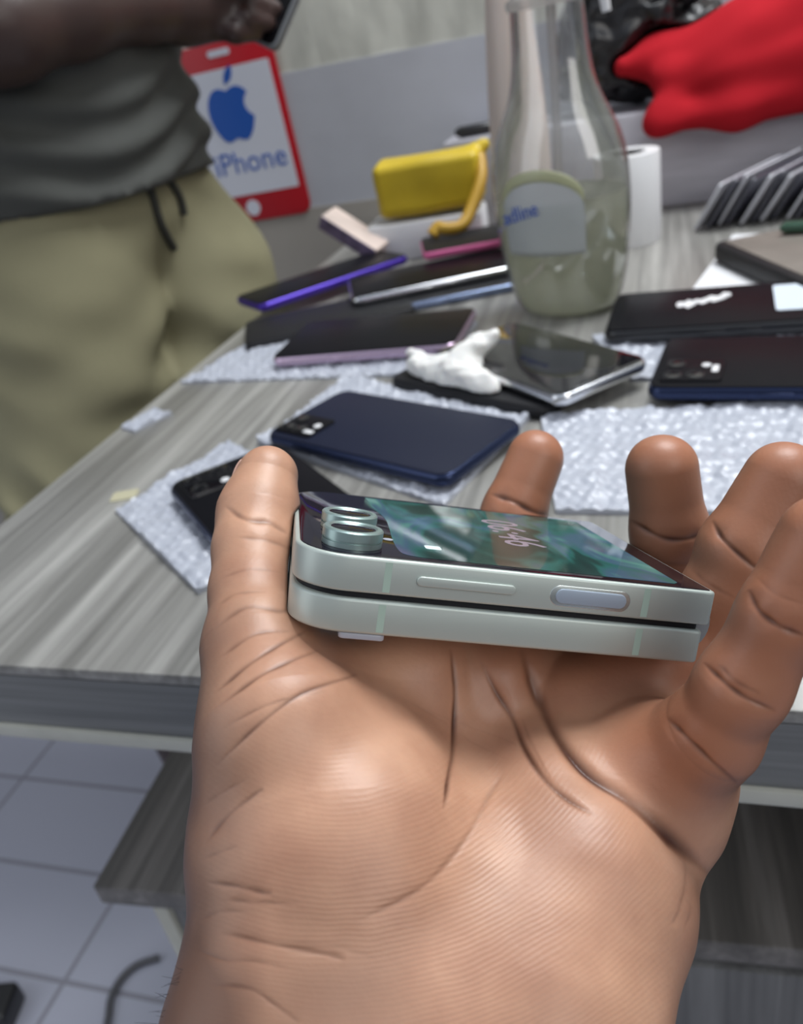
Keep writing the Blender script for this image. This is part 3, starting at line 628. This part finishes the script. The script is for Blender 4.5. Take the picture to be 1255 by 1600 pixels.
def fingers_d(P):
    d = None
    for k, (a, b_, c_) in enumerate((((335, -16), (385, -28), (425, -18)), ((335, 4), (392, 2), (428, 14)), ((333, 22), (385, 28), (418, 36)), ((328, 38), (368, 50), (398, 50)))):
        e = chain(P, [(*ap(*a, .757), .0115), (*ap(*b_, .752), .0098), (*ap(*c_, .765), .0082)], .003); d = e if d is None else smin(d, e, .0015)
    th = chain(P, [(*ap(310, -15, .74), .013), (*ap(355, -35, .725), .0105), (*ap(398, -30, .730), .009)], .004); return smin(d, th, .004)
def bodyhand(P): return smin(person_d(P), fingers_d(P), .008)
V1, Q1 = nets(bodyhand, (-.92, .40, -.01), (-.26, 1.04, 1.78), .0100); V1, Q1 = subdivide(V1, Q1); V1 = project(bodyhand, V1, .001)
V1[:, 2] = np.maximum(V1[:, 2], 0)
per = npmesh('person', V1, Q1, darkskin, origin=(-.56, .72, 0)); tag(per, 'person in dark grey top and khaki trousers standing at the desk, holding a grey phone', 'person')
po = np.array(per.location)
def cloth(name, fn, lo, hi, h, m, sub=1):
    V, Q = nets(fn, lo, hi, h)
    for _ in range(sub): V, Q = subdivide(V, Q); V = project(fn, V, h * .1)
    return npmesh(name, V - po, Q, m, per)
khaki = mat('khaki_cotton', (.27, .25, .15), .85, bump=.3, bscale=500, var=.10, vscale=9)
TA = [(-.590, .705, .90, .106), (-.590, .690, .78, .102), (-.596, .655, .62, .090), (-.602, .645, .50, .082), (-.606, .650, .42, .066)]
TB = [(-.560, .838, .88, .080), (-.500, .830, .77, .078), (-.490, .790, .60, .078), (-.525, .785, .45, .066)]
def trous_d(P):
    a = chain(P, TA, .02); b = chain(P, TB, .02); d = smin(a, b, .012)
    d = smin(d, chain(P, [(-.575, .765, .89, .118), (-.580, .765, .94, .108)], .03), .02)
    z = P[:, 2]; fold = np.exp(-((z - .60) / .11) ** 2)
    Pw = P + .012 * np.sin(P[:, [1, 2, 0]] * 31); d = d + .0035 * wob(P * np.array([1, 1, 1.6]), 26) + .0035 * np.sin((Pw[:, 2] * 1.0 + Pw[:, 0] * .7) * 75 + 2 * wob(P, 18, 1.)) * np.clip((.86 - P[:, 2]) * 6, .25, 1) + fold * (.010 * np.sin(z * 95 + 6 * P[:, 0] * 8 + 2.5 * wob(P, 20, 2.)) * .8)
    return np.maximum(np.maximum(d, .385 - z), z - .93)
cloth('trousers', trous_d, (-.72, .50, .37), (-.32, .98, .97), .0115, khaki)
def shirt_d(P):
    T = [(-.590, .765, .90, .140), (-.590, .765, .96, .136), (-.583, .765, 1.06, .130), (-.575, .750, 1.25, .140), (-.565, .745, 1.36, .118)]
    d = chain(P, T, .05)
    d = smin(d, cone(P, (-.665, .655, 1.36), (-.465, .850, 1.37), .074, .074), .06)
    d = smin(d, chain(P, [(-.67, .65, 1.36, .070), (-.725, .565, 1.24, .062)], .03), .03)
    d = smin(d, chain(P, [(-.465, .855, 1.36, .066), (-.425, .875, 1.24, .058)], .03), .03)
    d = smin(d, chain(P, [(-.605, .700, .91, .116), (-.600, .700, 1.0, .100)], .03), .04); d = smin(d, cone(P, (-.560, .820, .90), (-.560, .80, 1.0), .098, .085), .04)
    z = P[:, 2]; low = np.clip((1.03 - z) / .08, 0, 1)
    Ps = P + .02 * np.sin(P[:, [2, 0, 1]] * 21)
    d = d - .004 + .003 * wob(P, 24, 1.) + low * (.0045 * np.sin(Ps[:, 2] * 150 + Ps[:, 0] * 22 + 1.2 * wob(P, 16, .5)) + .002 * wob(P, 60, 2))
    return np.maximum(d, (.882 - z) * .8 + .003 * np.sin(P[:, 0] * 30))
cloth('shirt', shirt_d, (-.88, .48, .86), (-.33, 1.04, 1.47), .0095, mat('dark_grey_jersey', (.075, .078, .072), .85, bump=.2, bscale=700))
strm = mat('dark_drawstring', (.035, .035, .028), .8)
for P0 in ([(228, 272), (240, 310), (252, 350), (272, 388)], [(252, 258), (268, 285), (282, 310), (288, 335)]):
    pts = []
    for (px, py) in P0:                           # laid on the trouser front by marching along the line of sight once
        r = ray(px, py); r = r / np.linalg.norm(r); t = .5
        for _ in range(60):
            q = (CAM + r * t)[None]; dd = float(np.minimum(trous_d(q), 9)[0]); t += max(dd, .0005) * .8
            if dd < .002: break
        pts.append(CAM + r * (t - .003) - po)
    link('drawstring', tube(smooth_path(pts, 4), .0038, 8), strm, per)
# hair cap
def hair_d(P): return np.maximum(chain(P, [(-.545, .722, 1.63, .088), (-.538, .716, 1.675, .088)], .03), -(P[:, 2] - 1.63 - (P[:, 0] + .53) * .5 + (P[:, 1] - .71) * .5))
cloth('hair', hair_d, (-.65, .60, 1.50), (-.41, .84, 1.78), .010, M['matblack'])
ph = empty('held_phone', ap(405, 12, .775), 'grey phone held by the standing person in front of the wall', 'phone', rot=(math.radians(62), math.radians(28), math.radians(-18)))
link('frame', slab(rrect(-.060, .036, -.028, .028, .008), -.004, .004, .0015), mat('grey_phone_shell', (.16, .17, .18), .35), ph)
link('screen', slab(rrect(-.057, .033, -.025, .025, .006), .0038, .0042), M['glass_black'], ph)

# ---------------------------------------------------------------- the hand (millimetres in the camera's frame, then placed in the world)
def H(px, py, z, r): return ((px - CX) / FPX * z, (py - CY) / FPX * z, z, r)
THUMB = [H(432, 1130, 160, 15.0), H(402, 1010, 172, 10.8), H(394, 925, 181, 8.6), H(398, 860, 189, 8.8), H(404, 800, 196, 8.9), H(417, 745, 200, 7.3)]
INDEX = [H(640, 1055, 187, 12), H(735, 965, 234, 9.4), H(772, 880, 248, 9.3), H(803, 800, 251, 9.4), H(836, 718, 252, 8.7)]
MIDDLE = [H(770, 1060, 192, 12), H(985, 985, 218, 9.6), H(1045, 905, 217, 9.3), H(1046, 830, 213, 9.4), H(1034, 734, 209, 8.9)]
RING = [H(905, 1100, 190, 12), H(1068, 1015, 190, 9.6), H(1128, 935, 186, 9.2), H(1158, 860, 183, 9.0), H(1222, 752, 180, 8.6)]
PINKY = [H(1040, 1205, 168, 13), H(1112, 1148, 158, 9.0), H(1160, 1072, 151, 7.9), H(1222, 962, 146, 7.6), H(1285, 840, 142, 7.4)]
def palm_d(P):
    k = 9.0
    d = chain(P, [H(515, 1125, 180, 19), H(530, 1330, 161, 25), H(580, 1560, 152, 25)], k)       # thenar pad
    d = smin(d, chain(P, [H(446, 1170, 166, 14.5), H(450, 1290, 163, 15), H(458, 1420, 156, 14.5), H(462, 1620, 146, 21)], k), k)
    d = smin(d, chain(P, [H(895, 1300, 174, 22.5), H(890, 1400, 164, 22), H(815, 1560, 152, 22), H(758, 1640, 150, 21.5)], k), k)   # heel of the hand
    d = smin(d, chain(P, [H(640, 1060, 190, 14), H(700, 1290, 188, 22), H(720, 1450, 166, 25), H(680, 1640, 152, 25)], k), k)
    d = smin(d, chain(P, [H(790, 1085, 203, 16), H(860, 1250, 187, 20)], k), k)
    d = smin(d, chain(P, [H(640, 1055, 190, 13.5), H(770, 1065, 202, 13.5), H(905, 1110, 200, 14.5)], k), k)
    d = smin(d, chain(P, [H(905, 1120, 198, 14.5), H(1030, 1215, 174, 14.2), H(1030, 1270, 172, 13.5)], 5), 5)      # pad under ring and little finger
    d = smin(d, chain(P, [H(455, 1620, 146, 22), H(420, 1900, 140, 24), H(400, 2150, 140, 26)], k), k)
    d = smin(d, chain(P, [H(820, 1640, 150, 22), H(790, 1900, 146, 24), H(760, 2150, 146, 27)], k), k)
    d = smin(d, chain(P, [H(660, 1640, 152, 25), H(600, 1900, 146, 28), H(580, 2150, 148, 30)], k), k)
    return d
GROUPS = [palm_d, lambda P: chain(P, THUMB, 4), lambda P: chain(P, INDEX, 3), lambda P: chain(P, MIDDLE, 3), lambda P: chain(P, RING, 3), lambda P: chain(P, PINKY, 3)]
def hand_parts(P): return [g(P) for g in GROUPS]
def hand_d(P):
    D = hand_parts(P); f_ = D[2]
    for q in D[3:]: f_ = smin(f_, q, 1.0)
    d = smin(smin(D[0], D[1], 9.0), f_, 5.0)
    q = (P - PT) @ PR; q = np.abs(q - np.array([42.55, 35.95, 7.7])) - np.array([42.55, 35.95, 7.7]) + 1.0     # skin flattens against the phone
    bd = np.sqrt((np.maximum(q, 0) ** 2).sum(1)) + np.minimum(q.max(1), 0) - 1.0
    return -smin(-d, bd - .15, 1.0)
# creases: group, pixel outline, half width px, depth mm, darkness
CR = [
 (0, [(500, 1180), (505, 1192), (517, 1195), (525, 1186)], 3, -.14, 0), (0, [(310, 1440), (345, 1425), (390, 1425)], 3, .2, .25), (0, [(312, 1345), (350, 1330), (372, 1322)], 3, .2, .2),
 (0, [(300, 1480), (350, 1500), (400, 1502), (455, 1515)], 3, .25, .3), (0, [(350, 1405), (400, 1410), (470, 1412)], 3, .2, .3), (0, [(440, 1470), (520, 1478), (590, 1500)], 4, .2, .15),
 (0, [(700, 1360), (725, 1330), (750, 1290), (775, 1240)], 3, .2, .1), (0, [(640, 1100), (720, 1130), (800, 1160), (870, 1200)], 3, .2, .1), (0, [(1060, 1390), (1080, 1420), (1068, 1460)], 3, .25, .15),
 (1, [(345, 905), (390, 890), (440, 895)], 3, .2, .25), (1, [(340, 950), (370, 930), (420, 925)], 3, .2, .25), (1, [(400, 770), (425, 772), (445, 780)], 3, .15, .1),
 (4, [(1080, 890), (1110, 915), (1150, 935)], 4, .3, .3), (5, [(1180, 900), (1215, 930), (1260, 945)], 3, .2, .15), (2, [(758, 795), (790, 805), (850, 822)], 3, .25, .2),
 (0, [(1112, 1372), (1090, 1345), (1045, 1300), (985, 1250), (930, 1210), (880, 1160), (850, 1110), (828, 1050), (815, 1010)], 11, 2.3, .95),
 (0, [(930, 1275), (890, 1250), (850, 1215), (820, 1170), (800, 1120), (775, 1080), (750, 1030)], 6, .8, .8),
 (0, [(693, 1268), (702, 1230), (708, 1170), (712, 1110), (712, 1060), (705, 1010)], 5, .9, .85),
 (0, [(560, 1440), (640, 1400), (690, 1360), (735, 1300), (765, 1240), (790, 1200)], 6, .45, .30),
 (0, [(1150, 1235), (1120, 1215), (1080, 1175), (1045, 1130)], 6, .9, .8),
 (0, [(335, 1200), (380, 1155), (420, 1120), (470, 1085), (540, 1060), (560, 1052)], 4, .5, .6),
 (0, [(340, 1105), (400, 1060), (450, 1035), (500, 1015)], 4, .5, .6),
 (0, [(335, 1085), (380, 1045), (440, 1005), (480, 985)], 4, .5, .6),
 (0, [(345, 1140), (400, 1110), (440, 1095), (510, 1080)], 3, .25, .3),
 (0, [(320, 1320), (350, 1280), (400, 1240), (412, 1235)], 4, .35, .4),
 (0, [(315, 1260), (345, 1240), (390, 1215)], 3, .2, .2),
 (0, [(320, 1378), (370, 1385), (410, 1395), (425, 1396)], 4, .4, .5),
 (0, [(345, 1458), (420, 1475), (500, 1490), (540, 1500)], 5, .4, .35),
 (0, [(330, 1540), (390, 1545), (430, 1570), (470, 1600)], 4, .4, .45),
 (0, [(1075, 1330), (1070, 1400), (1050, 1450)], 5, .35, .2),
 (0, [(860, 1215), (830, 1160), (815, 1120)], 3, .2, .2), (0, [(610, 1080), (680, 1120), (740, 1160), (800, 1190)], 3, .2, .12),
 (1, [(350, 790), (385, 812), (420, 816), (450, 835)], 5, .5, .5), (1, [(370, 840), (420, 845), (458, 860)], 4, .3, .3),
 (1, [(335, 985), (385, 950), (440, 955), (460, 950)], 4, .35, .4), (1, [(340, 1030), (400, 990), (455, 985)], 4, .4, .4),
 (2, [(765, 772), (800, 782), (835, 800), (862, 806)], 5, 1.0, .85),
 (3, [(982, 812), (1010, 830), (1045, 843), (1080, 841), (1100, 832)], 5, .9, .8), (3, [(985, 860), (1040, 880), (1090, 880)], 4, .3, .3),
 (4, [(1112, 812), (1125, 838), (1150, 862), (1185, 890), (1200, 893)], 5, .9, .8),
 (5, [(1168, 920), (1185, 955), (1220, 980), (1262, 996)], 6, .9, .7),
 (5, [(1098, 1035), (1130, 1065), (1165, 1090), (1215, 1112)], 5, .7, .65), (5, [(1120, 1035), (1150, 1065), (1190, 1085)], 4, .4, .4),
 (5, [(1042, 1122), (1070, 1150), (1110, 1190), (1158, 1232)], 5, .8, .6),
]
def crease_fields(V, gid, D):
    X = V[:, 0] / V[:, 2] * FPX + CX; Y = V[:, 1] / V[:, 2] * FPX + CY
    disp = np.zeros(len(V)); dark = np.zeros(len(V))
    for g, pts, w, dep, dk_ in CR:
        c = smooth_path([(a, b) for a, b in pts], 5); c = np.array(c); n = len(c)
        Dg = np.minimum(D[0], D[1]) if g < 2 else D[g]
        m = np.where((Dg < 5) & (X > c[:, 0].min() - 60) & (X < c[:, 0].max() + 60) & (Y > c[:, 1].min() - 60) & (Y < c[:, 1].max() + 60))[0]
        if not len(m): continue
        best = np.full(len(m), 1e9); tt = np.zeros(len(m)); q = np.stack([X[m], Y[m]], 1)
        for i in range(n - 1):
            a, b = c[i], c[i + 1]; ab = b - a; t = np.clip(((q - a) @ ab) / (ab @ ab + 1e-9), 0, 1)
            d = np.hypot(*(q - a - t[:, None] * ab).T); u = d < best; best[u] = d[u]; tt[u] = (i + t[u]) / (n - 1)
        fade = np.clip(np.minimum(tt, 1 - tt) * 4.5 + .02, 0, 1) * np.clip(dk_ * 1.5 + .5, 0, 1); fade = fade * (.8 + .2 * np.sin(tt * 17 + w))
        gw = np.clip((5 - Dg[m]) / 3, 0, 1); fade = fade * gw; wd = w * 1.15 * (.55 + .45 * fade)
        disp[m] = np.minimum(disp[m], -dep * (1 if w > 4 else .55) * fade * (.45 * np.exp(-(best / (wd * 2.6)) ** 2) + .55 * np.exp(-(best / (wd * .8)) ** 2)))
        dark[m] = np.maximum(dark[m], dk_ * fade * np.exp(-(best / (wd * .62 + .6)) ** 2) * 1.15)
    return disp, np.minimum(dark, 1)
def build_hand():
    lo = [-48, -28, 108]; hi = [92, 150, 268]
    V, Q = nets(hand_d, lo, hi, 1.15)
    for s in range(2):
        V, Q = subdivide(V, Q); V = project(hand_d, V, .15, 2 if s == 0 else 1)
    _, g = grad(hand_d, V, .1); g /= np.linalg.norm(g, axis=1)[:, None]
    D = np.stack(hand_parts(V)); gid = D.argmin(0)
    fing = D[2:].min(0); gid = np.where((fing < D[0] + 1.5) & (gid < 2) & (D[1] > fing), 2 + D[2:].argmin(0), gid)
    view = -(V * g).sum(1) / np.linalg.norm(V, axis=1)                    # palm side faces up towards the eye of the owner
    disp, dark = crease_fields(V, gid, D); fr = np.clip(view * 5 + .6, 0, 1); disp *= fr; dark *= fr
    # the same creases again against the neighbouring group so that they carry over the joins
    und = wob(V, .16) * .35 + wob(V, .35, 2.) * .12
    V2 = V + g * (disp + und * .8)[:, None]
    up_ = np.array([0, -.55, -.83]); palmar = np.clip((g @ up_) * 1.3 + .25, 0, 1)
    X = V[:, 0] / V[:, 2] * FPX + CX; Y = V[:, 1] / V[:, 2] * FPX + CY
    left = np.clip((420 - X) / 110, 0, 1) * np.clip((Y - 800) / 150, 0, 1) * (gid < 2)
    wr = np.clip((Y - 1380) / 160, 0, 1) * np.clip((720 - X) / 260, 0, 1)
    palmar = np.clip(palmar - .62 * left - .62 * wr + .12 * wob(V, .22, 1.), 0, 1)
    fw = np.clip((D[0] - fing) / 14 + .35, 0, 1); fw = fw * fw * (3 - 2 * fw)
    red = fw * .8 + .5 * np.exp(-((X - 1010) / 90) ** 2 - ((Y - 1180) / 80) ** 2) * (1 - fw)
    # ridge mask
    rid = np.clip(1.3 * np.exp(-((X - 760) / 260) ** 2 - ((Y - 1420) / 260) ** 2), .12, 1); rid = rid * (1 - fw) + .10 * fw
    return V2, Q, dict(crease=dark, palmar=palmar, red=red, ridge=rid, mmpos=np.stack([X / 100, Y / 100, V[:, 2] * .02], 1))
def skin_mat():
    m, t, b = newmat('brown_skin'); N = t.nodes; L = t.links
    def A(n):
        a = N.new('ShaderNodeAttribute'); a.attribute_name = n; return a
    def mix(f_, c1, c2):
        x = N.new('ShaderNodeMix'); x.data_type = 'RGBA'
        (L.new(f_, x.inputs[0]) if not isinstance(f_, float) else setattr(x.inputs[0], 'default_value', f_))
        for i, c in ((6, c1), (7, c2)):
            if isinstance(c, tuple): x.inputs[i].default_value = (*c, 1)
            else: L.new(c, x.inputs[i])
        return x.outputs[2]
    def mth(op, a, b_):
        x = N.new('ShaderNodeMath'); x.operation = op
        for i, v in enumerate((a, b_)):
            if isinstance(v, (int, float)): x.inputs[i].default_value = v
            else: L.new(v, x.inputs[i])
        return x.outputs[0]
    tcn = N.new('ShaderNodeTexCoord')
    n = N.new('ShaderNodeTexNoise'); n.inputs['Scale'].default_value = 60; n.inputs['Detail'].default_value = 5; L.new(tcn.outputs['Object'], n.inputs['Vector'])
    r = N.new('ShaderNodeValToRGB'); L.new(n.outputs[0], r.inputs[0]); r.color_ramp.elements[0].position = .32; r.color_ramp.elements[1].position = .68
    pal = mix(r.outputs[0], (.43, .22, .14), (.58, .325, .21))
    pal = mix(A('red').outputs['Fac'], pal, (.36, .135, .068))
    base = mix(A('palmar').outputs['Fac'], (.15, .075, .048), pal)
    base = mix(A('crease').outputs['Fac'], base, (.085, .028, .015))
    L.new(base, b.inputs['Base Color'])
    b.inputs['Roughness'].default_value = .44; b.inputs['Subsurface Weight'].default_value = .12
    b.inputs['Subsurface Radius'].default_value = (1, .35, .2); b.inputs['Subsurface Scale'].default_value = .0025
    wv = N.new('ShaderNodeTexWave'); wv.wave_type = 'RINGS'; wv.rings_direction = 'Z'; wv.inputs['Scale'].default_value = 3.6; wv.inputs['Distortion'].default_value = 5; wv.inputs['Detail'].default_value = 1; wv.inputs['Detail Scale'].default_value = .35
    mp = N.new('ShaderNodeMapping'); mp.inputs['Location'].default_value = (-5.2, -9.6, 0); L.new(A('mmpos').outputs['Vector'], mp.inputs[0]); L.new(mp.outputs[0], wv.inputs['Vector'])
    n2 = N.new('ShaderNodeTexNoise'); n2.inputs['Scale'].default_value = 900; n2.inputs['Detail'].default_value = 3; L.new(tcn.outputs['Object'], n2.inputs['Vector'])
    n4 = N.new('ShaderNodeTexNoise'); n4.inputs['Scale'].default_value = 45; L.new(tcn.outputs['Object'], n4.inputs['Vector'])
    rm = mth('MULTIPLY', wv.outputs['Fac'], mth('MULTIPLY', n4.outputs[0], A('ridge').outputs['Fac']))
    hgt = mth('ADD', mth('MULTIPLY', rm, .8), mth('MULTIPLY', n2.outputs[0], .5))
    bp = N.new('ShaderNodeBump'); bp.inputs['Strength'].default_value = .5; bp.inputs['Distance'].default_value = .00016
    L.new(hgt, bp.inputs['Height']); L.new(bp.outputs[0], b.inputs['Normal'])
    return m
skin = skin_mat()
HV, HQ, HA = build_hand()
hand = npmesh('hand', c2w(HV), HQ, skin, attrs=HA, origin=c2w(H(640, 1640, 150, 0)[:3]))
tag(hand, 'bare brown left hand held palm up, cradling the mint folded phone', 'hand')
def hchild(name, V, Q, m):
    o = npmesh(name, c2w(V) - np.array(hand.location), Q, m); o.parent = hand; return o
# thumbnail on the outer side of the thumb tip
def nail():
    a = np.array(THUMB[-1][:3]); b = np.array(THUMB[-2][:3]); ax = (a - b) / np.linalg.norm(a - b)
    out = np.array([-.80, .0, .60]); out -= ax * (out @ ax); out /= np.linalg.norm(out); s = np.cross(ax, out); V = []; n = 9
    for i in range(n):
        for j in range(n):
            u = i / (n - 1) * 2 - 1; v = j / (n - 1) * 2 - 1
            ang = u * .85; rr = 7.75 - .25 * v; k = 1 - .18 * max(0, v) ** 2 * abs(u)
            p = a - ax * 1.2 + ax * v * 6.0 * k * (1 - .15 * u * u) + (out * math.cos(ang) + s * math.sin(ang)) * rr * (1.0 - .12 * max(0, v) ** 2)
            V.append(p)
    Q = [[i * n + j, (i + 1) * n + j, (i + 1) * n + j + 1, i * n + j + 1] for i in range(n - 1) for j in range(n - 1)]
    return np.array(V), np.array(Q)
nv, nq = nail(); no = hchild('thumbnail', nv, nq, mat('nail', (.50, .30, .24), .25, coat=.3))
sm = no.modifiers.new('solid', 'SOLIDIFY'); sm.thickness = .0005; sm.offset = 0
# forearm hairs at the wrist's outer edge
bm = bmesh.new()
for i in range(26):
    py = 1490 + rng.rand() * 130; px = 300 - (py - 1490) * .38 + rng.rand() * 26; a = np.array(H(px, py, 138 + rng.rand() * 6, 0)[:3])
    d = np.array([-.7 - rng.rand() * .5, -.5 + rng.rand() * 1.1, -.25]); l = 2.5 + 3 * rng.rand(); c_ = rng.randn(3) * .8
    pts = [c2w(a + d * l * t + c_ * t * t) - np.array(hand.location) for t in (0, .33, .66, 1)]
    tube(pts, [.00006, .00005, .00004, .00002], 4, bm)
tag(link('arm_hair', bm, M['matblack'], hand), kind='stuff')
